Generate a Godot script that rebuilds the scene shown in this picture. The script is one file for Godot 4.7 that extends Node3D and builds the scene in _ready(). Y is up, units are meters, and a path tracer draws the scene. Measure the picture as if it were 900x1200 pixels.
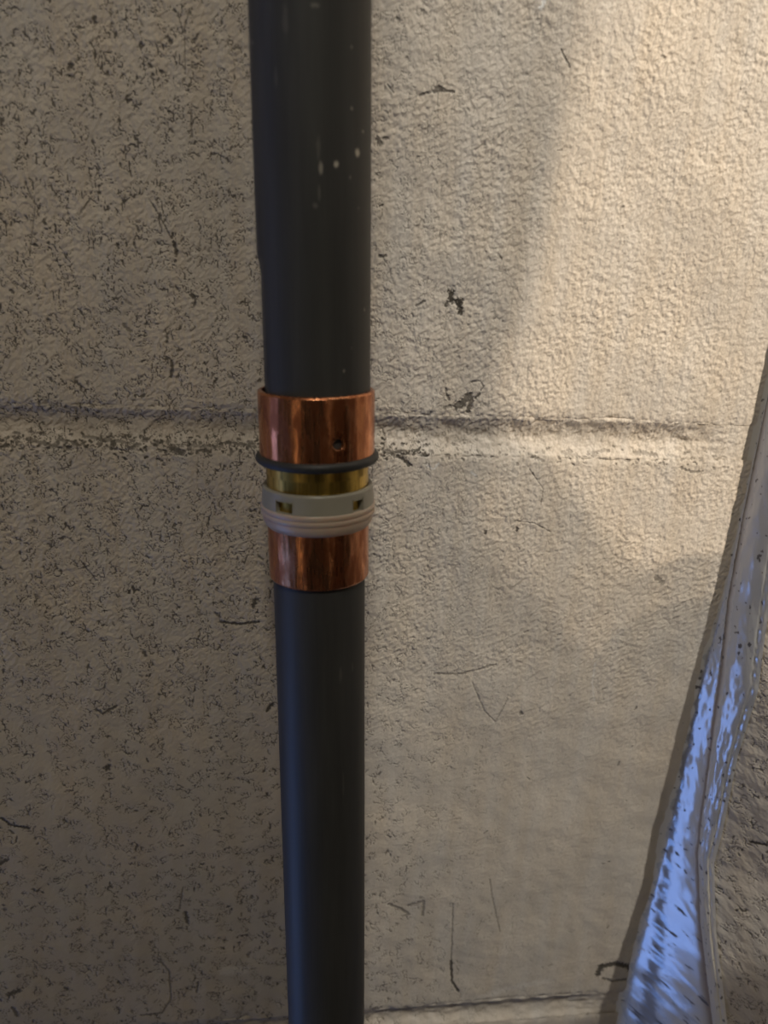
extends Node3D
# A dark grey plastic water pipe with a copper press coupling, in front of a painted block wall.
# Lengths inside the builders are millimetres where a name ends in _mm; the scene itself is in metres.

const TX0 := -140.0   # the part of the wall that the wall texture covers, in millimetres
const TY0 := -240.0
const TW := 300.0
const TH := 370.0
const PXW := 1297
const PXH := 1600

var wall_mat: StandardMaterial3D
var mortar_mat: StandardMaterial3D
var plain_wall: StandardMaterial3D
var n_rough := FastNoiseLite.new()
var n_edge := FastNoiseLite.new()
var n_big := FastNoiseLite.new()
var dark := PackedFloat32Array()
var tex_color: ImageTexture
var tex_height: ImageTexture

# ---------------------------------------------------------------- helpers

func noise(seed_: int, freq: float, kind := FastNoiseLite.TYPE_SIMPLEX_SMOOTH, octaves := 1) -> FastNoiseLite:
	var n := FastNoiseLite.new()
	n.seed = seed_
	n.frequency = freq
	n.noise_type = kind
	n.fractal_type = FastNoiseLite.FRACTAL_FBM if octaves > 1 else FastNoiseLite.FRACTAL_NONE
	n.fractal_octaves = octaves
	return n

class Build:
	var v := PackedVector3Array()
	var n := PackedVector3Array()
	var t := PackedVector2Array()
	var i := PackedInt32Array()

	func tri(a: int, b: int, c: int) -> void:
		var face := (v[c] - v[a]).cross(v[b] - v[a])
		if face.dot(n[a] + n[b] + n[c]) >= 0.0:
			i.append_array([a, b, c])
		else:
			i.append_array([a, c, b])

	# a grid of nu columns by nv rows; the normals follow the surface and point towards the side of `hint`
	func grid(p: PackedVector3Array, uv: PackedVector2Array, nu: int, nv: int, hint: Vector3, skip := {}) -> void:
		var b := v.size()
		v.append_array(p)
		t.append_array(uv)
		var wrap := p[0].distance_to(p[nu - 1]) < 1e-7 and p[(nv - 1) * nu].distance_to(p[nv * nu - 1]) < 1e-7
		var nn := PackedVector3Array()
		nn.resize(p.size())
		for r in nv:
			var r0 := maxi(r - 1, 0)
			var r1 := mini(r + 1, nv - 1)
			for c in nu:
				var c0 := c - 1
				var c1 := c + 1
				if wrap:
					if c0 < 0: c0 = nu - 2
					if c1 > nu - 1: c1 = 1
				else:
					c0 = maxi(c0, 0)
					c1 = mini(c1, nu - 1)
				nn[r * nu + c] = (p[r * nu + c1] - p[r * nu + c0]).cross(p[r1 * nu + c] - p[r0 * nu + c]).normalized()
		var m := (nv / 2) * nu + nu / 4
		var side := nn[m].dot(hint)
		if hint == Vector3.ZERO:      # round things: away from the middle of their own row
			var mid := Vector3.ZERO
			for c in nu - 1: mid += p[(nv / 2) * nu + c]
			side = nn[m].dot(p[m] - mid / (nu - 1))
		if side < 0.0:
			for k in nn.size(): nn[k] = -nn[k]
		n.append_array(nn)
		# one test tells the winding of every cell
		var k0 := m if m + nu + 1 < p.size() else 0
		var turn := (p[k0 + nu + 1] - p[k0]).cross(p[k0 + 1] - p[k0]).dot(nn[k0]) >= 0.0
		var idx := PackedInt32Array()
		for r in nv - 1:
			for c in nu - 1:
				if not skip.is_empty() and skip.has(r * nu + c): continue
				var a := b + r * nu + c
				if turn:
					idx.append_array([a, a + 1, a + nu + 1, a, a + nu + 1, a + nu])
				else:
					idx.append_array([a, a + nu + 1, a + 1, a, a + nu, a + nu + 1])
		i.append_array(idx)

	func mesh() -> ArrayMesh:
		var arr := []
		arr.resize(Mesh.ARRAY_MAX)
		arr[Mesh.ARRAY_VERTEX] = v
		arr[Mesh.ARRAY_NORMAL] = n
		arr[Mesh.ARRAY_TEX_UV] = t
		arr[Mesh.ARRAY_INDEX] = i
		var m := ArrayMesh.new()
		m.add_surface_from_arrays(Mesh.PRIMITIVE_TRIANGLES, arr)
		return m

# a turned shape; profile = runs of [radius, height] in millimetres, smooth inside a run and sharp between runs
func lathe(b: Build, runs: Array, seg := 96, inward := false) -> void:
	for run in runs:
		var p := PackedVector3Array()
		var uv := PackedVector2Array()
		for k in run.size():
			for c in seg + 1:
				var a: float = TAU * (c % seg) / seg
				p.append(Vector3(sin(a) * run[k][0], run[k][1], cos(a) * run[k][0]) * 0.001)
				uv.append(Vector2(float(c) / seg, run[k][1] * 0.01))
		var first: Array = run[0]
		var last: Array = run[run.size() - 1]
		var flat: bool = absf(first[1] - last[1]) < 0.02 * absf(first[0] - last[0])
		if flat:
			# a ring face: away from the middle of the shape
			b.grid(p, uv, seg + 1, run.size(), Vector3.UP if first.size() < 3 or first[2] > 0 else Vector3.DOWN)
		else:
			b.grid(p, uv, seg + 1, run.size(), Vector3.ZERO)

func put(called: String, m: Mesh, mat: Material, parent: Node = self) -> MeshInstance3D:
	var o := MeshInstance3D.new()
	o.name = called
	o.mesh = m
	o.material_override = mat
	parent.add_child(o, true)
	return o

func tag(o: Node, label: String, category := "", group := "", kind := "") -> void:
	if label: o.set_meta("label", label)
	if category: o.set_meta("category", category)
	if group: o.set_meta("group", group)
	if kind: o.set_meta("kind", kind)

func paint(c: Color, rough: float, metal := 0.0) -> StandardMaterial3D:
	var m := StandardMaterial3D.new()
	m.albedo_color = c
	m.roughness = rough
	m.metallic = metal
	return m

func slab(called: String, lo: Vector3, hi: Vector3, mat: Material, parent: Node = self) -> MeshInstance3D:
	var m := BoxMesh.new()
	m.size = hi - lo
	var o := put(called, m, mat, parent)
	o.position = (lo + hi) * 0.5
	return o

func smooth(a: float, b: float, x: float) -> float:
	return smoothstep(a, b, x)

func along(table: Array, x: float, col: int) -> float:
	# a table of rows that begin with a falling x; straight lines between the rows
	if x >= table[0][0]: return table[0][col]
	for k in range(1, table.size()):
		if x >= table[k][0]:
			var f: float = (x - table[k][0]) / (table[k - 1][0] - table[k][0])
			return lerpf(table[k][col], table[k - 1][col], f)
	return table[table.size() - 1][col]

# ---------------------------------------------------------------- the scene

func _ready() -> void:
	view_and_light()
	wall_textures()
	room()
	back_wall()
	corner()
	pipe()
	lamps()
	off_side_things()

func view_and_light() -> void:
	var cam := Camera3D.new()
	cam.name = "camera"
	cam.fov = rad_to_deg(2.0 * atan(600.0 / 950.0))
	cam.near = 0.01
	cam.far = 20.0
	cam.basis = Basis(Vector3(0.99058, 0.05581, 0.12506), Vector3(-0.01066, 0.94184, -0.33589), Vector3(-0.13654, 0.33139, 0.93356)).orthonormalized()
	cam.position = Vector3(-0.01045, 0.04925, 0.19814)
	add_child(cam)
	cam.current = true
	var lens := CameraAttributesPhysical.new()
	lens.frustum_focal_length = 19.0
	lens.frustum_focus_distance = 0.207
	lens.exposure_aperture = 10.0
	lens.frustum_near = 0.01
	lens.frustum_far = 20.0
	cam.attributes = lens

	var env := Environment.new()
	var sky := Sky.new()
	var look := ProceduralSkyMaterial.new()
	look.sky_top_color = Color(0.30, 0.48, 0.85)
	look.sky_horizon_color = Color(0.62, 0.74, 0.92)
	look.ground_horizon_color = Color(0.45, 0.47, 0.5)
	look.ground_bottom_color = Color(0.25, 0.25, 0.26)
	sky.sky_material = look
	env.sky = sky
	env.background_mode = Environment.BG_SKY
	env.tonemap_mode = Environment.TONE_MAPPER_LINEAR
	env.tonemap_exposure = 1.0
	env.sdfgi_enabled = true
	env.ssao_enabled = true
	env.ssil_enabled = true
	var we := WorldEnvironment.new()
	we.name = "environment"
	we.environment = env
	add_child(we)

	# daylight in the low window of the left wall
	var day := AreaLight3D.new()
	day.name = "window_daylight"
	day.area_size = Vector2(0.24, 0.69)
	day.light_color = Color(0.47, 0.65, 1.0)
	day.light_energy = DAY
	day.area_normalize_energy = false
	day.area_range = 6.0
	day.shadow_enabled = true
	add_child(day)
	day.look_at_from_position(Vector3(-0.82, -0.775, 0.095), Vector3(0, -0.775, 0.095), Vector3.UP)
	# a second, dim one in the narrow pane above it
	var slit := AreaLight3D.new()
	slit.name = "slit_daylight"
	slit.area_size = Vector2(0.04, 0.7)
	slit.light_color = Color(0.62, 0.68, 1.0)
	slit.light_energy = SLIT
	slit.area_normalize_energy = false
	slit.area_range = 6.0
	slit.shadow_enabled = true
	add_child(slit)
	slit.look_at_from_position(Vector3(-0.82, 0.0, -0.02), Vector3(0, 0.0, -0.02), Vector3.UP)

const DAY := 1.45
const SLIT := 1.7
const K1 := 0.84
const K2 := 0.38
const KF := 1.16
const KS := 0.070

# Worn places of this wall and one painted shadow, each [width, strength, x1, y1, x2, y2 ...] in millimetres on the wall's face.
const MARKS_A := [[1.64,0.95,31.5,35.4,31.7,33.4],
	[1.45,0.95,33.4,33.5,34.3,30.7],
	[0.83,0.9,34.4,33.9,34.3,32.9],
	[0.62,0.7,25.2,33.1,23.4,31.8],
	[0.83,0.8,30.9,33.1,30.5,32.1],
	[2.37,0.8,38.3,10.2,36.7,8.4,35.4,7.5],
	[1.51,0.8,39.0,9.4,38.6,6.7],
	[0.65,0.8,39.9,9.8,41.1,11.0],
	[0.64,0.7,32.2,11.8,32.4,10.3,33.3,9.2],
	[0.43,0.6,38.8,13.9,40.8,14.2,41.8,12.9,41.2,11.8],
	[1.08,0.5,33.9,7.5,32.2,7.0],
	[1.14,0.8,24.0,78.2,24.9,79.1,25.9,78.5],
	[0.47,0.7,20.8,77.3,23.3,78.0],
	[0.57,0.8,25.9,78.5,28.5,78.5],
	[0.28,0.4,24.8,78.4,25.1,74.3],
	[0.93,0.8,46.6,96.1,46.3,95.3],
	[0.47,0.7,52.0,88.6,54.5,85.4],
	[1.15,0.7,11.8,67.9,12.8,66.9],
	[0.38,0.7,13.5,78.9,14.9,77.4],
	[0.97,0.85,-33.3,43.4,-32.7,40.7],
	[0.38,0.7,-38.4,52.2,-36.3,48.9,-33.9,44.3],
	[1.01,0.8,-34.5,16.2,-34.8,12.9],
	[0.36,0.5,-29.8,85.8,-30.0,77.8],
	[0.36,0.6,-28.7,89.8,-30.2,85.3,-31.1,88.9],
	[0.46,0.6,-28.9,70.5,-28.9,65.5],
	[0.88,0.85,-48.0,86.7,-48.1,85.9],
	[0.71,0.9,-31.8,89.4,-31.6,89.1],
	[0.71,0.7,-53.7,77.6,-53.8,76.8],
	[0.8,0.85,-24.2,-52.6,-19.0,-53.4,-13.8,-52.7],
	[1.59,0.85,-14.7,-46.1,-15.2,-47.8],
	[0.91,0.7,-25.3,-50.1,-24.2,-51.1],
	[1.2,0.9,-9.9,-78.3,-11.3,-80.5],
	[0.81,0.75,-57.6,-79.0,-55.9,-80.4,-52.2,-78.3],
	[1.68,0.85,-55.3,-97.7,-56.0,-98.5],
	[0.89,0.9,-47.4,-43.7,-47.4,-44.2],
	[1.14,0.8,-44.3,-61.8,-43.8,-62.6],
	[0.96,0.9,-85.2,-113.8,-83.1,-116.3,-78.2,-117.7],
	[1.48,0.8,-87.2,-130.0,-85.7,-128.8],
	[1.31,0.8,-35.6,-152.1,-35.1,-156.2],
	[0.52,0.6,-36.1,-142.1,-37.3,-150.3],
	[1.09,0.9,-15.9,-176.7,-14.0,-177.2],
	[1.08,0.6,-16.7,-170.9,-16.2,-174.5],
	[0.67,0.6,-44.6,-169.2,-41.1,-175.2,-40.9,-186.8,-43.8,-192.4,-50.5,-193.2]]
const MARKS_B := [[0.81,0.7,-32.3,-180.3,-32.9,-184.6],
	[1.84,0.8,-89.5,-180.3,-86.4,-178.9],
	[1.33,0.7,-88.8,-185.8,-87.8,-189.5],
	[1.06,0.8,-72.8,-179.4,-72.1,-180.2],
	[0.73,0.5,35.7,-69.9,43.5,-70.0,53.2,-66.9],
	[0.49,0.4,47.0,-72.9,51.4,-82.2,55.2,-86.3,58.0,-78.3],
	[1.26,0.6,62.4,-83.0,62.7,-83.6],
	[1.08,0.55,27.3,-153.2,31.6,-155.6,34.0,-157.9],
	[1.09,0.5,33.7,-154.4,38.6,-152.6,38.7,-158.6],
	[0.55,0.5,48.2,-154.0,49.7,-178.3],
	[0.99,0.9,49.7,-178.7,50.8,-187.9,53.5,-192.7],
	[0.68,0.35,59.4,-145.0,60.9,-152.1,65.0,-166.7],
	[1.31,0.85,21.0,-5.8,22.6,-6.6,24.5,-8.2],
	[0.87,0.7,18.7,-4.4,20.3,-5.8],
	[1.89,0.8,-35.4,-5.0,-33.0,-6.0],
	[0.84,0.55,-30.9,-4.4,-23.0,-4.5],
	[0.85,0.7,-22.0,-3.4,-15.1,-4.3],
	[0.82,0.65,-69.2,-3.6,-61.6,-5.6],
	[0.82,0.6,-56.4,-2.7,-45.5,-4.1],
	[1.12,0.4,65.1,-4.1,68.9,-4.8],
	[0.9,0.4,73.3,-4.0,77.2,-3.2],
	[1.36,0.45,85.1,-3.7,90.7,-4.1],
	[0.91,0.35,94.1,-4.2,97.8,-4.6],
	[0.81,0.55,98.6,-7.5,101.8,-8.6,104.7,-8.3],
	[0.34,0.5,56.4,-8.7,60.7,-13.9,60.6,-18.2],
	[0.34,0.5,53.8,-23.1,59.3,-23.6,64.5,-26.2],
	[0.92,0.8,46.1,-26.1,46.2,-26.6],
	[0.92,0.8,54.8,-25.3,54.8,-25.8],
	[1.69,0.5,97.0,-39.9,99.3,-41.2],
	[0.94,0.5,85.4,-27.3,86.5,-28.3],
	[0.85,0.3,46.2,-181.8,47.1,-183.0],
	[0.77,0.8,-69.6,31.1,-69.2,30.7],
	[0.33,0.5,-64.6,53.7,-62.9,49.5,-64.8,39.6],
	[0.38,0.5,-50.7,52.0,-53.7,47.9],
	[0.74,0.8,-41.0,64.6,-40.5,64.2],
	[0.99,0.6,-45.1,24.5,-43.8,23.0],
	[2.35,0.9,102.3,-189.4,102.9,-185.6,108.3,-184.9,112.9,-186.5,116.1,-190.7],
	[1.18,0.6,104.4,-191.2,107.7,-192.7,114.5,-192.5],  # shadow under the dark chip, painted in
	[0.93,-0.8,47.0,97.8,46.4,96.2],
	[0.55,-0.6,28.9,-8.1,30.8,-9.2,31.8,-7.6],
	[0.67,-0.6,40.8,-9.7,41.8,-10.4],
	[3.8,-0.22,-24.2,-176.7,-18.1,-176.9],
	[2.62,-0.15,60.7,-196.5,72.3,-192.9,84.1,-190.9],
	[0.62,-0.3,83.1,-66.8,83.3,-73.7,84.8,-80.1]]

func stroke(m: Array) -> void:
	var k := PXW / TW
	for s in range(2, m.size() - 3, 2):
		var a := Vector2(m[s], m[s + 1])
		var b := Vector2(m[s + 2], m[s + 3])
		var r: float = m[0] * 0.5
		var x0 := clampi(int((minf(a.x, b.x) - r * 2.4 - TX0) * k), 0, PXW - 1)
		var x1 := clampi(int((maxf(a.x, b.x) + r * 2.4 - TX0) * k) + 1, 0, PXW - 1)
		var y0 := clampi(int((TY0 + TH - maxf(a.y, b.y) - r * 2.4) * k), 0, PXH - 1)
		var y1 := clampi(int((TY0 + TH - minf(a.y, b.y) + r * 2.4) * k) + 1, 0, PXH - 1)
		for y in range(y0, y1 + 1):
			for x in range(x0, x1 + 1):
				var p := Vector2(TX0 + x / k, TY0 + TH - y / k)
				var f := clampf((p - a).dot(b - a) / maxf((b - a).length_squared(), 1e-6), 0.0, 1.0)
				var d := p.distance_to(a.lerp(b, f)) + n_edge.get_noise_2d(p.x * 2.2, p.y * 2.2) * r * 0.7
				var w: float = m[1] * (1.0 - smoothstep(r * 0.55, r * 1.15, d))
				if m[1] < 0.0: dark[y * PXW + x] = minf(dark[y * PXW + x], w)
				elif w > dark[y * PXW + x] and dark[y * PXW + x] >= 0.0: dark[y * PXW + x] = w

func wall_textures() -> void:
	n_rough = noise(11, 0.35, FastNoiseLite.TYPE_SIMPLEX_SMOOTH, 3)
	n_edge = noise(12, 0.5, FastNoiseLite.TYPE_SIMPLEX_SMOOTH, 2)
	n_big = noise(13, 0.02, FastNoiseLite.TYPE_SIMPLEX_SMOOTH, 2)
	dark.resize(PXW * PXH)
	for m in MARKS_A: stroke(m)
	for m in MARKS_B: stroke(m)
	var rng := RandomNumberGenerator.new()
	rng.seed = 5
	for k in 900:
		var x := rng.randf_range(-140, 155)
		var y := rng.randf_range(-235, 125)
		var far := x > 15.0
		if far and rng.randf() < 0.45: continue
		var l := rng.randf_range(0.0, 1.4)
		var a := rng.randf_range(-PI, PI)
		stroke([rng.randf_range(0.3, 0.85) * (0.75 if far else 1.0), rng.randf_range(0.35, 0.85) * (0.6 if far else 1.0), x, y, x + cos(a) * l, y + sin(a) * l])
	# dirt that settled on the ledge under the joint
	for k in 640:
		var x := rng.randf_range(-110, 30) if k < 540 else rng.randf_range(30, 112)
		var y := -4.6 - x * 0.004 + rng.randfn(0.0, 1.15)
		stroke([rng.randf_range(0.3, 0.9), rng.randf_range(0.55, 0.95) * (1.0 if x < 30 else 0.6), x, y, x + rng.randf_range(-0.8, 0.8), y + rng.randf_range(-0.4, 0.4)])
	# and the chipped edge above it
	for k in 150:
		var x := rng.randf_range(-110, 112)
		var y := 5.0 + rng.randfn(0.0, 0.5)
		stroke([rng.randf_range(0.25, 0.6), rng.randf_range(0.2, 0.55) * (1.0 if x < 30 else 0.5), x, y, x + rng.randf_range(-1.4, 1.4), y + rng.randf_range(-0.4, 0.4)])

	var worm := noise(21, 0.21, FastNoiseLite.TYPE_SIMPLEX, 2)
	var worm2 := noise(22, 0.55, FastNoiseLite.TYPE_SIMPLEX)
	var gate := noise(23, 0.16, FastNoiseLite.TYPE_SIMPLEX, 2)
	var peel := noise(24, 0.62, FastNoiseLite.TYPE_SIMPLEX_SMOOTH, 2)
	var fine := noise(25, 1.6, FastNoiseLite.TYPE_SIMPLEX_SMOOTH)
	var stain := noise(26, 0.035, FastNoiseLite.TYPE_SIMPLEX_SMOOTH, 4)
	var streak := noise(27, 0.06, FastNoiseLite.TYPE_SIMPLEX_SMOOTH, 2)
	var k := PXW / TW
	var col := PackedByteArray()
	col.resize(PXW * PXH * 3)
	var hgt := PackedFloat32Array()
	hgt.resize(PXW * PXH)
	for py in PXH:
		var y := TY0 + TH - py / k
		for px in PXW:
			var x := TX0 + px / k
			var at := py * PXW + px
			# how battered the paint is: most at the left, least at the lower right
			var left := 1.0 - smoothstep(-25.0, 70.0, x + y * 0.12)
			var calm := smoothstep(-25.0, -120.0, y)
			var g := gate.get_noise_2d(x, y)
			var open := smoothstep(0.12 - 0.34 * left + 0.18 * calm, 0.42 - 0.2 * left + 0.18 * calm, g + 0.12)
			var w1 := 1.0 - smoothstep(0.03, 0.11, absf(worm.get_noise_2d(x * 1.6, y)))
			var w2 := 1.0 - smoothstep(0.05, 0.16, absf(worm2.get_noise_2d(x * 1.25, y)))
			var worms := maxf(w1, w2 * 0.75) * open
			var d := maxf(dark[at], worms * (0.14 + 0.70 * left))
			var s := stain.get_noise_2d(x, y)
			var v := streak.get_noise_2d(x * 2.2, y * 0.22)
			var f := fine.get_noise_2d(x, y)
			var light := 1.0 + 0.08 * s + 0.06 * v + 0.025 * f - 0.03 * left - 0.19 * smoothstep(-30.0, -190.0, y)  # darker towards the bottom: grime, plus fading light put into the colour
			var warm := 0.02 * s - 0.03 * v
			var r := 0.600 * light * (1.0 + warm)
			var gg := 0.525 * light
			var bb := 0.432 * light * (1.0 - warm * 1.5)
			var pale := maxf(0.0, -dark[at])
			if pale > 0.0:
				r = lerpf(r, 0.80, pale)
				gg = lerpf(gg, 0.78, pale)
				bb = lerpf(bb, 0.74, pale)
			r = lerpf(r, 0.045, d)
			gg = lerpf(gg, 0.036, d)
			bb = lerpf(bb, 0.024, d)
			col[at * 3] = int(255.0 * pow(clampf(r, 0, 1), 0.4545))
			col[at * 3 + 1] = int(255.0 * pow(clampf(gg, 0, 1), 0.4545))
			col[at * 3 + 2] = int(255.0 * pow(clampf(bb, 0, 1), 0.4545))
			# relief: orange peel that leans to the right, pits where the paint is broken
			var pe := peel.get_noise_2d((x * 0.62 + y * 0.78) * 0.72, (y * 0.62 - x * 0.78) * 1.12)
			hgt[at] = 0.5 + 0.26 * pe * (1.0 - 0.72 * calm) * (0.75 + 0.6 * clampf(s + 0.3, 0.0, 1.0)) + 0.045 * f * (1.0 - 0.5 * calm) - 0.34 * d
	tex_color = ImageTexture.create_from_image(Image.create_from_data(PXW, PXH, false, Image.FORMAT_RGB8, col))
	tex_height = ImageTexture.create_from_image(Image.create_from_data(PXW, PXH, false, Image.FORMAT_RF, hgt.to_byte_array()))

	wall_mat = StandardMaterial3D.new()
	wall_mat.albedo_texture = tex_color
	wall_mat.roughness = 0.62
	wall_mat.metallic_specular = 0.35
	wall_mat.heightmap_enabled = true
	wall_mat.heightmap_texture = tex_height
	wall_mat.heightmap_scale = 0.08
	plain_wall = paint(Color(0.24, 0.23, 0.22), 0.85)

func wall_uv(x: float, y: float) -> Vector2:
	return Vector2((x - TX0) / TW, (TY0 + TH - y) / TH)

# ---------------------------------------------------------------- setting

func room() -> void:
	var parts := {
		"floor": [Vector3(-0.95, -1.36, -0.5), Vector3(1.4, -1.22, 2.2)],
		"ceiling": [Vector3(-0.95, 1.63, -0.5), Vector3(1.4, 1.75, 2.2)],
		"wall_front": [Vector3(-0.95, -1.22, 2.0), Vector3(1.4, 1.63, 2.2)],
		"wall_right": [Vector3(1.25, -1.22, -0.5), Vector3(1.4, 1.63, 2.0)],
		"wall_rear": [Vector3(-0.95, -1.22, -0.5), Vector3(1.25, 1.63, -0.35)]}
	for key in parts:
		var o := slab(key, parts[key][0], parts[key][1], plain_wall if key != "floor" else paint(Color(0.38, 0.37, 0.36), 0.7))
		tag(o, "", "", "", "structure")
	# the left wall, round a low window and a narrow pane above it
	var wl := Node3D.new()
	wl.name = "wall_left"
	add_child(wl)
	tag(wl, "", "", "", "structure")
	for q in [[-1.22, -1.12, -0.35, 2.0], [-0.43, -0.38, -0.35, 2.0], [0.38, 1.63, -0.35, 2.0], [-1.12, -0.43, 0.22, 2.0], [-1.12, -0.43, -0.35, -0.03], [-0.38, 0.38, 0.0, 2.0], [-0.38, 0.38, -0.35, -0.04]]:
		slab("wall_piece", Vector3(-0.95, q[0], q[2]), Vector3(-0.83, q[1], q[3]), plain_wall, wl)
	var glass := StandardMaterial3D.new()
	glass.transparency = BaseMaterial3D.TRANSPARENCY_ALPHA
	glass.albedo_color = Color(0.9, 0.95, 1.0, 0.08)
	glass.roughness = 0.02
	tag(slab("window_1", Vector3(-0.90, -1.12, -0.03), Vector3(-0.894, -0.43, 0.22), glass), "", "", "", "structure")
	tag(slab("window_2", Vector3(-0.90, -0.38, -0.04), Vector3(-0.894, 0.38, 0.0), glass), "", "", "", "structure")

# depth of the painted face of the wall at x, y (millimetres): slow waves and shallow dents
func face_mm(x: float, y: float) -> float:
	return n_big.get_noise_2d(x, y) * 0.55 + n_rough.get_noise_2d(x * 0.35, y * 0.35) * 0.22

func block_mesh(x0: float, x1: float, y0: float, y1: float, step: float) -> ArrayMesh:
	# a block with a worn, rounded arris and its paint on it; its face at z = 0
	var b := Build.new()
	var nx := maxi(int((x1 - x0) / step), 2) + 1
	var ny := maxi(int((y1 - y0) / step), 2) + 1
	var p := PackedVector3Array()
	var uv := PackedVector2Array()
	for r in ny:
		for c in nx:
			var x := lerpf(x0, x1, float(c) / (nx - 1))
			var y := lerpf(y0, y1, float(r) / (ny - 1))
			var z := face_mm(x, y)
			var wob := n_edge.get_noise_2d(x * 0.55, y * 0.55) * 0.9 + n_rough.get_noise_2d(x * 1.3, y * 1.3) * 0.7
			var e := minf(y - y0, y1 - y) + wob          # distance from the bed joints
			e = minf(e, x - x0 + 1.0)
			if e < 1.3:
				var q := clampf((1.3 - e) / 1.3, 0.0, 1.6)
				z -= 0.42 * q * q * (1.0 - smoothstep(94.0, 112.0, x) * 0.85)
			p.append(Vector3(x, y, z) * 0.001)
			uv.append(wall_uv(x, y))
	b.grid(p, uv, nx, ny, Vector3.BACK)
	# the rest of the block behind the face
	for side in [[Vector3(x0, y0, 0), Vector3(x1, y0, 0), Vector3.DOWN], [Vector3(x0, y1, 0), Vector3(x1, y1, 0), Vector3.UP], [Vector3(x0, y0, 0), Vector3(x0, y1, 0), Vector3.LEFT], [Vector3(x1, y0, 0), Vector3(x1, y1, 0), Vector3.RIGHT]]:
		var a: Vector3 = side[0] * 0.001 + Vector3(0, 0, -0.0035)
		var d: Vector3 = side[1] * 0.001 + Vector3(0, 0, -0.0035)
		var back := Vector3(0, 0, -0.145)
		b.grid(PackedVector3Array([a, d, a + back, d + back]), PackedVector2Array([wall_uv(side[0].x, side[0].y), wall_uv(side[1].x, side[1].y), wall_uv(side[0].x, side[0].y), wall_uv(side[1].x, side[1].y)]), 2, 2, side[2])
	return b.mesh()

func joint_mesh(x0: float, x1: float, yc: float, half: float, step: float) -> ArrayMesh:
	# a tooled joint: hollow, deepest just under the upper block, flush with the lower one
	var b := Build.new()
	var nx := maxi(int((x1 - x0) / step), 2) + 1
	var ny := 22
	var p := PackedVector3Array()
	var uv := PackedVector2Array()
	for r in ny:
		for c in nx:
			var x := lerpf(x0, x1, float(c) / (nx - 1))
			var f := float(r) / (ny - 1)                 # 0 at the bottom, 1 at the top
			var y := yc - half - 1.5 + f * (half * 2.0 + 3.0)
			var hollow := sin(clampf((f - 0.10) / 0.78, 0.0, 1.0) * PI)
			var z := -0.15 - 1.7 * hollow + n_rough.get_noise_2d(x * 0.5, y * 0.7 + 40.0) * 0.4
			z = lerpf(z, -0.3, smoothstep(92.0, 112.0, x + n_edge.get_noise_2d(x * 0.3, y) * 5.0))
			z -= 0.5 * smoothstep(0.10, 0.0, f) + 0.5 * smoothstep(0.9, 1.0, f)
			p.append(Vector3(x, y, z) * 0.001)
			uv.append(wall_uv(x, y))
	b.grid(p, uv, nx, ny, Vector3.BACK)
	return b.mesh()

func back_wall() -> void:
	var w := Node3D.new()
	w.name = "wall_back"
	add_child(w)
	tag(w, "cream painted concrete block wall with dark specks and a hollow mortar joint", "", "", "structure")
	var top_of := 4.6
	for row in range(-6, 8):
		var y0 := row * 203.0 + top_of
		var y1 := y0 + 203.0 - 9.6
		if row == -6: y0 = -1219.0
		var xs := [119.5, -282.0, -450.0] if posmod(row, 2) == 0 else [119.5, -182.0, -450.0]
		for k in 2:
			var near: bool = k == 0 and row >= -2 and row <= 0
			var m := block_mesh(xs[k + 1] + (9.0 if k == 0 else 0.0), xs[k], y0, y1, 1.1 if near else 16.0)
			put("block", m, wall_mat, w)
			if k == 0:
				slab("head_joint", Vector3(xs[1] * 0.001 - 0.001, y0 * 0.001, -0.14), Vector3(xs[1] * 0.001 + 0.010, y1 * 0.001, -0.003), wall_mat, w)
	for row in range(-5, 8):
		var yc := row * 203.0 + top_of - 4.8
		var near := row == 0 or row == -1
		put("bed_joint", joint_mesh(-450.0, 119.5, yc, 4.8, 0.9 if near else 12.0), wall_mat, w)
	# the wall goes on to the right, behind the flank
	slab("wall_piece", Vector3(0.1195, -1.22, -0.15), Vector3(1.25, 1.63, -0.012), plain_wall, w)

# seam and outer edge of the paint-filled corner: [y, seam x, seam z, edge x, edge z] in millimetres
const CORNER := [
	[1640.0, 119.1, 0.5, 121.7, 4.9], [48.0, 119.1, 0.5, 121.7, 4.9], [25.3, 119.1, 0.5, 122.6, 6.6], [2.1, 119.1, 0.5, 123.5, 8.1], [-19.7, 119.2, 0.7, 123.8, 8.6], [-45.4, 119.6, 1.5, 124.7, 10.3], [-68.5, 120.1, 5.0, 125.0, 13.4], [-91.0, 120.6, 6.6, 124.1, 12.6], [-117.5, 121.5, 8.7, 124.3, 13.5], [-129.2, 121.9, 10.2, 123.9, 13.7], [-151.1, 124.1, 15.8, 126.1, 19.3], [-179.9, 128.7, 25.2, 130.7, 28.7], [-198.9, 132.0, 30.9, 134.4, 35.0], [-1230.0, 132.0, 30.9, 134.4, 35.0]]

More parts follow.
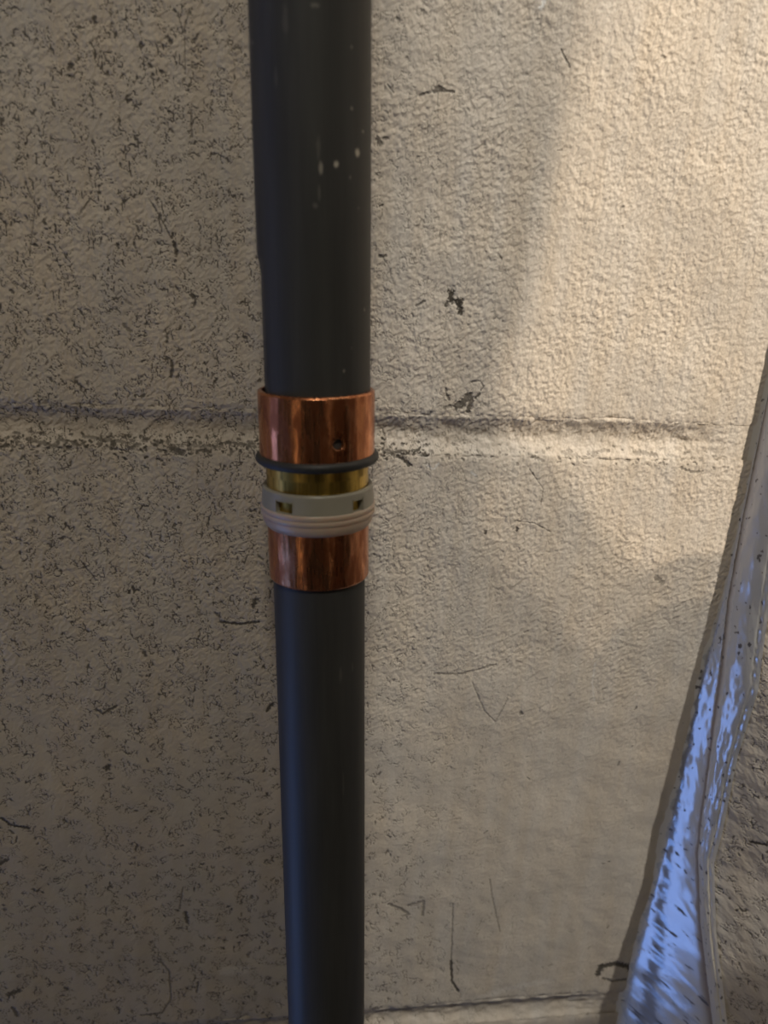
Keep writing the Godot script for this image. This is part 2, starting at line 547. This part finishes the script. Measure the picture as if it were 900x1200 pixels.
func corner() -> void:
	# colour and gloss of the corner, u across and v down
	var nu := 56
	var rows := []
	for k in 12: rows.append(1630.0 - k * 125.0)
	for k in 420: rows.append(125.0 - k * 0.9)
	for k in 12: rows.append(-256.0 - k * 32.0)
	var b := Build.new()
	var p := PackedVector3Array()
	var uv := PackedVector2Array()
	for y in rows:
		var xs := along(CORNER, y, 1)
		var zs := along(CORNER, y, 2)
		var xb := along(CORNER, y, 3)
		var zb := along(CORNER, y, 4)
		var low := smoothstep(-50.0, -80.0, y)
		var xf := lerpf(118.9, 117.0, smoothstep(-45.0, -80.0, y)) - 2.8 * smoothstep(-115.0, -195.0, y)
		var pts := [Vector2(xf - 11.0, -1.6), Vector2(xf - 4.0, -0.9), Vector2(xf, lerpf(0.1, 0.5, low)), Vector2(xs, zs), Vector2(xb, zb), Vector2(xb + 1.2, zb + 1.0)]
		var us := [0.0, 0.16, 0.25, 0.5, 0.9, 1.0]
		for c in nu:
			var u := float(c) / (nu - 1)
			var s := 0
			while s < 4 and u > us[s + 1]: s += 1
			var f: float = (u - us[s]) / (us[s + 1] - us[s])
			var q: Vector2 = pts[s].lerp(pts[s + 1], f)
			# the bead swells between seam and edge; the seam itself is a groove above and a ridge below
			var lower := smoothstep(-70.0, -100.0, y)
			if s == 3: q += Vector2(-0.86, 0.5) * sin(f * PI) * lerpf(0.35, 0.7, smoothstep(-85.0, -55.0, y))
			if s == 2: q += Vector2(-0.86, 0.5) * sin(f * PI) * (lerpf(0.0, -0.25, lower) + 0.3 * smoothstep(-120.0, -190.0, y))
			var groove := exp(-pow((u - 0.5) / 0.022, 2.0)) * (0.6 + 0.5 * n_edge.get_noise_2d(y * 0.8, 3.0))
			q.y += groove * lerpf(-0.7, 0.35, lower)
			groove = exp(-pow((u - 0.9) / 0.02, 2.0)) * (0.6 + 0.6 * n_edge.get_noise_2d(y * 0.7, 9.0))
			q.y -= groove * 0.7
			var bump := n_rough.get_noise_2d(u * 16.0, y * 0.30) * 0.12 + n_edge.get_noise_2d(u * 14.0, y * 0.2 + 70.0) * 0.10
			q += Vector2(-0.8, 0.5) * bump * smoothstep(0.1, 0.3, u)
			p.append(Vector3(q.x, y, q.y) * 0.001)
			uv.append(Vector2(u, (130.0 - y) / 370.0))
	b.grid(p, uv, nu, rows.size(), Vector3(-0.6, 0, 0.8))
	var m := StandardMaterial3D.new()
	var tw := 256
	var th := 1024
	var col := Image.create(tw, th, false, Image.FORMAT_RGB8)
	var orm := Image.create(tw, th, false, Image.FORMAT_RGB8)
	var rag := noise(31, 0.16, FastNoiseLite.TYPE_SIMPLEX_SMOOTH, 3)
	var dirt := noise(32, 0.30, FastNoiseLite.TYPE_SIMPLEX_SMOOTH, 3)
	for py in th:
		var y := 130.0 - 370.0 * py / th
		for px in tw:
			var u := float(px) / tw
			var j := rag.get_noise_2d(u * 24.0, y)
			var d := dirt.get_noise_2d(u * 24.0, y)
			# a dull dirty line where the wall ends, then the glossy bead
			var face := smoothstep(-42.0, -58.0, y + j * 14.0) * smoothstep(0.235, 0.25, u + j * 0.05) * (1.0 - smoothstep(0.47, 0.49, u + j * 0.02))
			face *= 1.0 - smoothstep(-150.0, -185.0, y) * smoothstep(0.34, 0.48, u + j * 0.16)
			var bead := smoothstep(0.54, 0.58, u + j * 0.03) * (1.0 - smoothstep(-95.0, -150.0, y + j * 25.0))
			var line := exp(-pow((u - 0.268 - 0.045 * smoothstep(-100.0, -180.0, y) + j * 0.03) / 0.022, 4.0)) * smoothstep(-45.0, -75.0, y)
			var gloss := clampf(maxf(face, bead), 0.0, 1.0)
			gloss *= 1.0 - smoothstep(0.46, 0.56, d)
			var seam := exp(-pow((u - 0.5 + j * 0.006) / 0.022, 2.0))
			gloss *= (1.0 - seam) * (1.0 - 0.9 * line * smoothstep(-0.5, 0.1, d + j))
			var c := Color(0.80, 0.77, 0.71).lerp(Color(0.76, 0.75, 0.73), gloss)
			c = c.lerp(Color(0.50, 0.42, 0.32), seam * 0.85)
			c = c.lerp(Color(0.36, 0.34, 0.32), line * 0.6)
			c = c.lerp(Color(0.24, 0.21, 0.18), smoothstep(0.47, 0.57, d) * 0.8)
			var crack := exp(-pow((u - 0.475 + j * 0.012) / 0.012, 2.0)) * smoothstep(-80.0, -40.0, y) * smoothstep(-0.15, 0.05, d)
			c = c.lerp(Color(0.10, 0.09, 0.08), crack)
			col.set_pixel(px, py, c)
			orm.set_pixel(px, py, Color(gloss, lerpf(0.62, 0.20, gloss), 0.0))
	m.albedo_texture = ImageTexture.create_from_image(col)
	var t := ImageTexture.create_from_image(orm)
	m.roughness = 1.0
	m.roughness_texture = t
	m.roughness_texture_channel = BaseMaterial3D.TEXTURE_CHANNEL_GREEN
	m.metallic_specular = 1.0
	m.clearcoat_enabled = true
	m.clearcoat = 1.0
	m.clearcoat_roughness = 0.14
	m.clearcoat_texture = t
	var trim := put("trim_1", b.mesh(), m)
	tag(trim, "glossy thickly painted corner bead reflecting blue daylight right of the block wall", "", "", "structure")

	# the flank of the pier to the right
	var f := Build.new()
	p = PackedVector3Array()
	uv = PackedVector2Array()
	var nf := 90
	for y in rows:
		var xb := along(CORNER, y, 3) + 0.6
		var zb := along(CORNER, y, 4) + 0.0
		for c in nf:
			var l := 190.0 * pow(float(c) / (nf - 1), 1.5)
			var x := xb + l * 0.80
			var z := zb + l * 0.60
			var h := face_mm(l + 300.0, y) + n_rough.get_noise_2d(l * 0.8, y * 0.8 + 90.0) * 0.25
			p.append(Vector3(x - h * 0.60, y, z + h * 0.80) * 0.001)
			uv.append(wall_uv(-70.0 - l * 0.9, y))
	f.grid(p, uv, nf, rows.size(), Vector3(-0.6, 0, 0.8))
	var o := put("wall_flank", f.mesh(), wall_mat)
	tag(o, "painted speckled flank of the pier right of the corner bead", "", "", "structure")
	tag(slab("wall_pier", Vector3(0.295, -1.22, -0.02), Vector3(0.45, 1.63, 0.122), plain_wall), "", "", "", "structure")

# ---------------------------------------------------------------- the pipe

func turn_grid(b: Build, a0: float, a1: float, s0: float, s1: float, r0: float, r1: float, seg := 24) -> void:
	# a piece of a turned wall between two angles (degrees from the room side, towards +x)
	var p := PackedVector3Array()
	var uv := PackedVector2Array()
	var dirm := deg_to_rad((a0 + a1) * 0.5)
	for k in 2:
		for c in seg + 1:
			var a := deg_to_rad(lerpf(a0, a1, float(c) / seg))
			var r := r0 if k == 0 else r1
			p.append(Vector3(sin(a) * r, s0 if k == 0 else s1, cos(a) * r) * 0.001)
			uv.append(Vector2(a / TAU, (s0 if k == 0 else s1) * 0.01))
	b.grid(p, uv, seg + 1, 2, Vector3(sin(dirm), 0, cos(dirm)))

func sleeve_mesh(r: float, r_in: float, s0: float, s1: float, hole_deg: float, hole_s: float, hole_r: float, wave: float) -> ArrayMesh:
	var b := Build.new()
	var seg := 144
	var ns := 40
	var chamfer := 0.45
	var h := hole_r * 1.7
	var lo := s0 + chamfer
	var hi := s1 - chamfer
	# rows and columns, four of which frame a square round the sight hole
	var ss := []
	for k in ns + 1: ss.append(lerpf(lo, hi, float(k) / ns))
	var aa := []
	for k in seg + 1: aa.append(deg_to_rad(hole_deg) + TAU * (float(k) / seg - 0.5))
	var c0 := -1
	var c1 := -1
	var q0 := -1
	var q1 := -1
	if hole_r > 0.0:
		var da := h / r
		c0 = int(round((0.5 - da / TAU) * seg))
		c1 = int(round((0.5 + da / TAU) * seg))
		aa[c0] = deg_to_rad(hole_deg) - da
		aa[c1] = deg_to_rad(hole_deg) + da
		q0 = int(round((hole_s - h - lo) / (hi - lo) * ns))
		q1 = int(round((hole_s + h - lo) / (hi - lo) * ns))
		ss[q0] = hole_s - h
		ss[q1] = hole_s + h
		for k in range(c0 + 1, c1): aa[k] = lerpf(aa[c0], aa[c1], float(k - c0) / (c1 - c0))
		for k in range(q0 + 1, q1): ss[k] = lerpf(ss[q0], ss[q1], float(k - q0) / (q1 - q0))
	var skip := {}
	var p := PackedVector3Array()
	var uv := PackedVector2Array()
	for k in ss.size():
		for c in aa.size():
			var a: float = aa[c] if c < seg else aa[0]
			var rr := r + dent(a, ss[k], wave)
			p.append(Vector3(sin(a) * rr, ss[k], cos(a) * rr) * 0.001)
			uv.append(Vector2(aa[c] / TAU, ss[k] * 0.02))
			if hole_r > 0.0 and k >= q0 and k < q1 and c >= c0 and c < c1: skip[k * aa.size() + c] = true
	b.grid(p, uv, aa.size(), ss.size(), Vector3.ZERO, skip)
	if hole_r > 0.0:
		var rim := []
		for c in range(c0, c1): rim.append(Vector2(aa[c], ss[q0]))
		for k in range(q0, q1): rim.append(Vector2(aa[c1], ss[k]))
		for c in range(c1, c0, -1): rim.append(Vector2(aa[c], ss[q1]))
		for k in range(q1, q0, -1): rim.append(Vector2(aa[c0], ss[k]))
		rim.append(rim[0])
		p = PackedVector3Array()
		uv = PackedVector2Array()
		var mid := Vector2(deg_to_rad(hole_deg), hole_s)
		for ring in 7:
			for e in rim.size():
				var d := Vector2((rim[e].x - mid.x) * r, rim[e].y - mid.y)
				var edge := d.normalized() * hole_r
				var w := d.lerp(edge, minf(ring / 4.0, 1.0))
				var depth := 0.0
				if ring == 3: depth = 0.02
				if ring == 4: depth = 0.10
				if ring == 5: depth = 0.22; w = edge * 0.94
				if ring == 6: depth = r - r_in - 0.05; w = edge * 0.93
				var a := mid.x + w.x / r
				var rr := r + dent(a, mid.y + w.y, wave) - depth
				p.append(Vector3(sin(a) * rr, mid.y + w.y, cos(a) * rr) * 0.001)
				uv.append(Vector2(a / TAU, (mid.y + w.y) * 0.02))
		# outward at the rim of the square, towards the middle of the hole inside it
		b.grid(p, uv, rim.size(), 7, Vector3(sin(mid.x), 0.0, cos(mid.x)))
	lathe(b, [[[r, hi], [r - 0.12, s1 - 0.15], [r - 0.4, s1]], [[r - 0.4, s1, 1], [r_in, s1, 1]], [[r - 0.4, s0], [r - 0.12, s0 + 0.15], [r, lo]], [[r_in, s0, -1], [r - 0.4, s0, -1]]], seg)
	return b.mesh()

func dent(a: float, s: float, wave: float) -> float:
	if wave <= 0.0: return 0.0
	return wave * (n_edge.get_noise_2d(a * 14.0, s * 0.16 + 5.0) + 0.5 * n_rough.get_noise_2d(a * 40.0, s * 0.5))

func metal(base: Color, low: Color, rough: float, seed_: int, streaky: float) -> StandardMaterial3D:
	var m := StandardMaterial3D.new()
	m.metallic = 1.0
	m.roughness = 1.0
	var tw := 768
	var th := 256
	var n1 := noise(seed_, 0.02, FastNoiseLite.TYPE_SIMPLEX_SMOOTH, 4)
	var n2 := noise(seed_ + 1, 0.09, FastNoiseLite.TYPE_SIMPLEX_SMOOTH, 3)
	var n3 := noise(seed_ + 2, 0.3, FastNoiseLite.TYPE_SIMPLEX_SMOOTH, 2)
	var col := Image.create(tw, th, false, Image.FORMAT_RGB8)
	var rou := Image.create(tw, th, false, Image.FORMAT_RGB8)
	for y in th:
		for x in tw:
			var tarnish := smoothstep(-0.25, 0.45, n1.get_noise_2d(x * 1.2, y * 0.9) + 0.5 * n2.get_noise_2d(x, y * 0.25))
			var scratch := smoothstep(0.25, 0.5, n3.get_noise_2d(x * 0.12, y * 1.4))
			var c := base.lerp(low, clampf(tarnish * 0.9 + scratch * 0.12, 0.0, 1.0))
			col.set_pixel(x, y, c)
			var r := rough + 0.16 * tarnish + streaky * n2.get_noise_2d(x * 1.6, y * 0.12)
			rou.set_pixel(x, y, Color(r, r, r))
	m.albedo_texture = ImageTexture.create_from_image(col)
	m.roughness_texture = ImageTexture.create_from_image(rou)
	m.roughness_texture_channel = BaseMaterial3D.TEXTURE_CHANNEL_RED
	return m

func plastic_pipe() -> StandardMaterial3D:
	var m := StandardMaterial3D.new()
	var tw := 640
	var th := 1024
	var img := Image.create(tw, th, false, Image.FORMAT_RGB8)
	var n1 := noise(61, 0.01, FastNoiseLite.TYPE_SIMPLEX_SMOOTH, 3)
	var n2 := noise(62, 0.25, FastNoiseLite.TYPE_SIMPLEX_SMOOTH, 2)
	for y in th:
		for x in tw:
			var f := 1.0 + 0.10 * n1.get_noise_2d(x * 2.0, y * 0.5) + 0.05 * n2.get_noise_2d(x * 1.5, y * 0.05)
			img.set_pixel(x, y, Color(0.245 * f, 0.243 * f, 0.235 * f))
	# paint spots and scuffs: [turn in degrees, height in millimetres, half width, half height, strength]
	for s in SPOTS:
		var cx: float = (s[0] / 360.0 + 0.5) * tw
		var cy: float = (130.0 - s[1]) / 300.0 * th
		var rx: float = s[2] / (TAU * 11.1) * tw
		var ry: float = s[3] / 300.0 * th
		for y in range(maxi(0, int(cy - ry * 1.5)), mini(th, int(cy + ry * 1.5) + 2)):
			for x in range(maxi(0, int(cx - rx * 1.5)), mini(tw, int(cx + rx * 1.5) + 2)):
				var d := Vector2((x - cx) / rx, (y - cy) / ry).length() + n2.get_noise_2d(x * 0.8, y * 0.5) * 0.3
				var w: float = s[4] * (1.0 - smoothstep(0.5, 1.1, d))
				if w > 0.0: img.set_pixel(x, y, img.get_pixel(x, y).lerp(Color(0.74, 0.71, 0.64), w))
	m.albedo_texture = ImageTexture.create_from_image(img)
	m.roughness = 0.5
	m.metallic_specular = 0.35
	return m

const SPOTS := [[44.0,61.2,0.73,0.91,1.0],
	[19.1,58.9,0.6,0.63,0.9],
	[4.4,58.3,0.45,1.34,0.6],
	[37.0,78.0,0.34,0.25,0.7],
	[36.8,68.3,0.4,0.24,0.6],
	[52.9,64.9,0.4,0.31,0.65],
	[34.4,56.9,0.3,0.36,0.35],
	[2.7,61.5,0.45,2.08,0.18],
	[2.9,54.0,0.3,1.48,0.2],
	[1.5,83.5,0.92,0.46,0.35],
	[-69.8,79.2,0.48,0.4,0.35],
	[-25.3,81.4,0.61,3.06,0.14],
	[-36.3,72.7,0.46,1.83,0.12],
	[26.2,22.2,0.36,0.36,0.6],
	[56.5,33.4,0.31,0.46,0.5],
	[-1.2,51.9,0.59,0.59,0.25],
	[45.8,51.8,0.3,0.3,0.3],
	[35.8,26.4,0.3,0.3,0.12],
	[22.4,-43.3,0.51,2.38,0.14],
	[41.1,-42.3,0.34,1.37,0.14],
	[24.8,-71.4,0.28,4.6,0.12]]

func pipe_mesh(r: float, s0: float, s1: float, step: float, notch: bool) -> ArrayMesh:
	var b := Build.new()
	var seg := 128
	var p := PackedVector3Array()
	var uv := PackedVector2Array()
	var n := int((s1 - s0) / step)
	for k in n + 1:
		var s := lerpf(s0, s1, float(k) / n)
		for c in seg + 1:
			var deg := 360.0 * c / seg - 180.0
			var a := deg_to_rad(deg) if c < seg else -PI
			var rr := r + 0.06 * n_big.get_noise_2d(a * 3.0, s * 0.6)
			# where a little of the wall of the pipe is shaved off on the left
			if notch: rr -= 0.65 * smoothstep(44.0, 40.0, s) * smoothstep(-60.0, -78.0, deg) * smoothstep(-125.0, -110.0, deg)
			p.append(Vector3(sin(a) * rr, s, cos(a) * rr) * 0.001)
			uv.append(Vector2(deg / 360.0 + 0.5, (130.0 - s) / 300.0))
	b.grid(p, uv, seg + 1, n + 1, Vector3.ZERO)
	return b.mesh()

func pipe() -> void:
	var up := Vector3(-0.042, 1.0, -0.048).normalized()
	var right := up.cross(Vector3.BACK).normalized()
	var root := Node3D.new()
	root.name = "water_pipe"
	root.transform = Transform3D(Basis(right, up, right.cross(up)), Vector3(-0.00105, 0, 0.0335))
	add_child(root)
	tag(root, "dark grey plastic water pipe with copper press coupling running down the block wall", "pipe")
	var grey := plastic_pipe()
	var a := put("pipe_section", pipe_mesh(11.1, 3.4, 600.0, 2.0, true), grey, root)
	tag(a, "thicker upper length of dark grey pipe with paint spots")
	a = put("pipe_section", pipe_mesh(10.0, -612.0, -8.0, 2.0, false), grey, root)
	tag(a, "thinner lower length of dark grey pipe")

	var copper := metal(Color(0.81, 0.55, 0.39), Color(0.62, 0.38, 0.25), 0.24, 71, 0.12)
	var brass := metal(Color(0.78, 0.66, 0.34), Color(0.50, 0.42, 0.20), 0.32, 81, 0.10)
	var rubber := paint(Color(0.17, 0.17, 0.165), 0.55)
	var white := paint(Color(0.76, 0.655, 0.57), 0.38)
	white.subsurf_scatter_enabled = true
	white.subsurf_scatter_strength = 0.25

	var b := Build.new()
	lathe(b, [[[10.75, -10.0], [10.75, -3.6]], [[10.75, -3.6], [10.75, 2.6]], [[10.75, 2.6, 1], [9.0, 2.6, 1]]], 120)
	var body := put("coupling", b.mesh(), brass, root)
	tag(body, "brass press coupling that joins the two pipes")

	a = put("copper_sleeve", sleeve_mesh(12.0, 11.12, 3.2, 17.2, 17.6, 7.9, 1.15, 0.05), copper, body)
	tag(a, "taller upper copper sleeve with a round sight hole")
	a = put("copper_sleeve", sleeve_mesh(10.8, 10.02, -23.3, -9.5, 0.0, 0.0, 0.0, 0.10), copper, body)
	tag(a, "lower copper sleeve with press marks")

	# the rubber ring between the upper sleeve and the brass
	b = Build.new()
	var ring := []
	for k in 33:
		var t := TAU * k / 32.0
		ring.append([11.75 + cos(t) * 1.15, 3.2 + sin(t) * 1.05])
	var p := PackedVector3Array()
	var uv := PackedVector2Array()
	for k in 33:
		for c in 121:
			var an: float = TAU * (c % 120) / 120.0
			p.append(Vector3(sin(an) * ring[k % 32][0], ring[k % 32][1], cos(an) * ring[k % 32][0]) * 0.001)
			uv.append(Vector2(c / 120.0, k / 32.0))
	var f := Build.new()
	f.grid(p, uv, 121, 33, Vector3.ZERO)
	# normals of a ring come straight from its shape
	for k in 33:
		for c in 121:
			var an: float = TAU * (c % 120) / 120.0
			var t := TAU * (k % 32) / 32.0
			f.n[k * 121 + c] = Vector3(sin(an) * cos(t), sin(t), cos(an) * cos(t))
	var idx := f.i
	f.i = PackedInt32Array()
	for k in range(0, idx.size(), 3): f.tri(idx[k], idx[k + 1], idx[k + 2])
	a = put("rubber_ring", f.mesh(), rubber, body)
	tag(a, "dark rubber ring under the upper sleeve")

	collar(body, white)

func collar(body: Node, white: StandardMaterial3D) -> void:
	# the milky plastic collar: a lip, a band pierced by slots, a stepped flange
	var b := Build.new()
	lathe(b, [
		[[11.9, -6.6], [12.1, -6.75], [12.15, -7.0], [12.15, -7.4], [12.05, -7.75], [11.9, -7.85], [12.0, -8.0], [12.1, -8.3], [12.05, -8.8], [11.85, -9.0], [11.75, -9.1], [11.8, -9.4], [11.7, -10.2], [11.3, -11.0], [10.9, -11.4]],
		[[10.75, -11.4, -1], [10.9, -11.4, -1]]], 144)
	var ring := put("collar_flange", b.mesh(), white, body)
	tag(ring, "milky stepped plastic flange under the slotted band")
	b = Build.new()
	lathe(b, [[[10.8, -2.55, 1], [11.35, -2.55, 1]], [[11.35, -2.55], [11.6, -2.75], [11.7, -3.1], [11.72, -3.9]]], 144)
	var slots := [[-49.0, -28.5], [34.0, 48.5], [112.0, 128.0], [-168.0, -150.0], [-118.0, -100.0]]
	slots.sort_custom(func(x, y): return x[0] < y[0])
	for k in slots.size():
		var s: Array = slots[k]
		var nxt: Array = slots[(k + 1) % slots.size()]
		var a0: float = s[1]
		var a1: float = nxt[0] if k + 1 < slots.size() else nxt[0] + 360.0
		# the tab between two slots, a little proud and leaning out at its foot
		turn_grid(b, a0, a1, -6.6, -3.9, 11.95, 11.72, 40)
		# above and below the slot
		turn_grid(b, s[0], s[1], -4.2, -3.9, 11.72, 11.72, 10)
		for e in [[s[0], 1.0], [s[1], -1.0]]:
			var an := deg_to_rad(e[0])
			var q := PackedVector3Array()
			for rr in [11.9, 10.7]:
				for yy in [-6.6, -3.9]: q.append(Vector3(sin(an) * rr, yy, cos(an) * rr) * 0.001)
			b.grid(q, PackedVector2Array([Vector2.ZERO, Vector2.RIGHT, Vector2.DOWN, Vector2.ONE]), 2, 2, Vector3(cos(an), 0, -sin(an)) * e[1])
		for yy in [[-6.6, 1.0], [-4.2, -1.0]]:
			var q := PackedVector3Array()
			for rr in [11.9, 10.7]:
				for c in 11:
					var an := deg_to_rad(lerpf(s[0], s[1], c / 10.0))
					q.append(Vector3(sin(an) * rr, yy[0], cos(an) * rr) * 0.001)
			var u := PackedVector2Array()
			u.resize(22)
			b.grid(q, u, 11, 2, Vector3(0, yy[1], 0))
	var band := paint(Color(0.57, 0.55, 0.49), 0.34)
	var a := put("plastic_collar", b.mesh(), band, body)
	tag(a, "milky plastic collar with small slots round its band")

# ---------------------------------------------------------------- lamps and the added blockers beside the view

func lamps() -> void:
	var lit := StandardMaterial3D.new()
	lit.albedo_color = Color(1, 0.95, 0.85)
	lit.emission_enabled = true
	lit.emission = Color(1.0, 0.86, 0.66)
	lit.emission_energy_multiplier = 0.6
	var shell := paint(Color(0.75, 0.75, 0.73), 0.4, 0.2)
	var fx := Node3D.new()
	fx.name = "ceiling_lamp"
	add_child(fx)
	tag(fx, "bare bulbs on a white rail above right of the view", "lamp")
	slab("rail", Vector3(-0.10, 1.60, 0.30), Vector3(0.95, 1.63, 0.92), shell, fx)
	var bulbs := [[Vector3(0.672, 1.0, 0.60), 0.013, KF, Color(1.0, 0.99, 0.97)], [Vector3(-0.04, 0.42, 0.36), 0.03, KS, Color(1.0, 0.975, 0.92)]]
	for q in bulbs:
		var at: Vector3 = q[0]
		var m := SphereMesh.new()
		m.radius = q[1] + 0.004
		m.height = m.radius * 2.0
		put("bulb", m, lit, fx).position = at
		var wire := CylinderMesh.new()
		wire.top_radius = 0.0025
		wire.bottom_radius = 0.0025
		wire.height = 1.6 - at.y - m.radius
		put("cord", wire, shell, fx).position = at + Vector3(0, wire.height * 0.5 + m.radius, 0)
		var l := OmniLight3D.new()
		l.name = "bulb_light"
		l.position = at
		l.light_color = q[3]
		l.light_energy = q[2]
		l.light_size = q[1]
		l.omni_range = 6.0
		l.omni_attenuation = 2.0
		l.shadow_enabled = true
		add_child(l, true)
	# two dim upright tubes, added further off to put streaks on the copper
	for q in [[Vector3(-0.815, -0.05, 0.96), Vector3(0.7, 0, -0.6)], [Vector3(0.80, -0.15, 1.985), Vector3(0, 0, -1)]]:
		var lamp := Node3D.new()
		lamp.name = "added_streak_tube"
		add_child(lamp, true)
		lamp.look_at_from_position(q[0], q[0] + q[1], Vector3.UP)
		tag(lamp, "added dim upright tube that streaks the copper, on the " + ("left wall, out of view" if q[0].x < 0.0 else "front wall behind the camera"), "lamp")
		slab("backing", Vector3(-0.04, -0.52, 0.004), Vector3(0.04, 0.52, 0.014), shell, lamp)
		var glow := lit.duplicate()
		glow.emission_energy_multiplier = 0.55
		slab("tube", Vector3(-0.03, -0.5, 0.0), Vector3(0.03, 0.5, 0.004), glow, lamp)
		var t := AreaLight3D.new()
		t.name = "tube_light"
		t.area_size = Vector2(0.06, 1.0)
		t.light_color = Color(1.0, 0.90, 0.78)
		t.light_energy = 0.08
		t.area_normalize_energy = false
		t.area_range = 6.0
		t.shadow_enabled = true
		add_child(t, true)
		t.look_at_from_position(q[0] + q[1].normalized() * 0.003, q[0] + q[1], Vector3.UP)
	# two small square LED spots on stalks
	for q in [[Vector3(0.88, 0.60, 0.86), K1], [Vector3(0.883, 0.672, 0.86), K2]]:
		var head := Node3D.new()
		head.name = "spot_head"
		fx.add_child(head, true)
		head.look_at_from_position(q[0], Vector3(0.07, 0.0, 0.0), Vector3.UP)
		slab("housing", Vector3(-0.014, -0.014, 0.001), Vector3(0.014, 0.014, 0.012), shell, head)
		slab("led_face", Vector3(-0.005, -0.005, 0.0), Vector3(0.005, 0.005, 0.001), lit, head)
		var stalk := CylinderMesh.new()
		stalk.top_radius = 0.003
		stalk.bottom_radius = 0.003
		stalk.height = 1.61 - q[0].y
		var rod := put("stalk", stalk, shell, fx)
		rod.position = q[0] + Vector3(0.006, stalk.height * 0.5, 0.010)
		var a := AreaLight3D.new()
		a.name = "led_light"
		a.area_size = Vector2(0.010, 0.010)
		a.light_color = Color(1.0, 0.93, 0.84)
		a.light_energy = q[1]
		a.area_normalize_energy = true
		a.area_range = 6.0
		a.area_attenuation = 2.0
		a.shadow_enabled = true
		add_child(a, true)
		a.look_at_from_position(q[0] + (Vector3(0.07, 0, 0) - q[0]).normalized() * 0.002, Vector3(0.07, 0, 0), Vector3.UP)

func off_side_things() -> void:
	# added, unseen: a cut board and a capped stub, shaped to shade the wall
	var wood := paint(Color(0.36, 0.27, 0.19), 0.7)
	var poly := PackedVector2Array([Vector2(0.135, -1.22), Vector2(0.4468, -1.22), Vector2(0.4468, 0.0486), Vector2(0.4192, 0.1501), Vector2(0.3996, 0.1526), Vector2(0.3773, 0.1552), Vector2(0.3675, 0.1612), Vector2(0.3652, 0.1723), Vector2(0.3642, 0.1785), Vector2(0.3591, 0.1825), Vector2(0.3479, 0.1943), Vector2(0.3367, 0.2057), Vector2(0.3309, 0.2122), Vector2(0.33, 0.2151), Vector2(0.3326, 0.2249), Vector2(0.3365, 0.2469), Vector2(0.3391, 0.2633), Vector2(0.3376, 0.273), Vector2(0.3343, 0.3015), Vector2(0.3343, 0.75), Vector2(0.135, 0.75)])
	var o := CSGPolygon3D.new()
	o.name = "added_shade_board"
	o.polygon = poly
	o.depth = 0.012
	o.material = wood
	o.position = Vector3(0, 0, 0.306)
	add_child(o)
	tag(o, "added unseen board cut to cast a shadow edge on the wall, right of the grey pipe", "board")
	var b := Build.new()
	lathe(b, [[[10.0, -66.0], [10.0, -14.0]], [[10.0, -14.0], [11.2, -14.0]], [[11.2, -14.0], [11.2, -4.5], [10.6, -2.5], [8.5, -1.0], [5.0, -0.2], [0.01, 0.0]], [[0.01, -76.0], [6.0, -74.8], [9.0, -71.0], [10.0, -66.0]]], 64)
	var stub := put("added_shade_stub", b.mesh(), paint(Color(0.5, 0.5, 0.5), 0.5))
	stub.position = Vector3(0.2374, 0.0725, 0.150)
	var arm := CylinderMesh.new()
	arm.top_radius = 0.009
	arm.bottom_radius = 0.009
	arm.height = 0.075
	var elbow := put("elbow", arm, paint(Color(0.5, 0.5, 0.5), 0.5), stub)
	elbow.position = Vector3(0.01, -0.060, -0.032)
	elbow.rotation = Vector3(PI / 2, 0, 0)
	tag(stub, "added capped grey stub that casts a shadow on the wall, on an elbow from the pier, outside the right edge", "pipe")
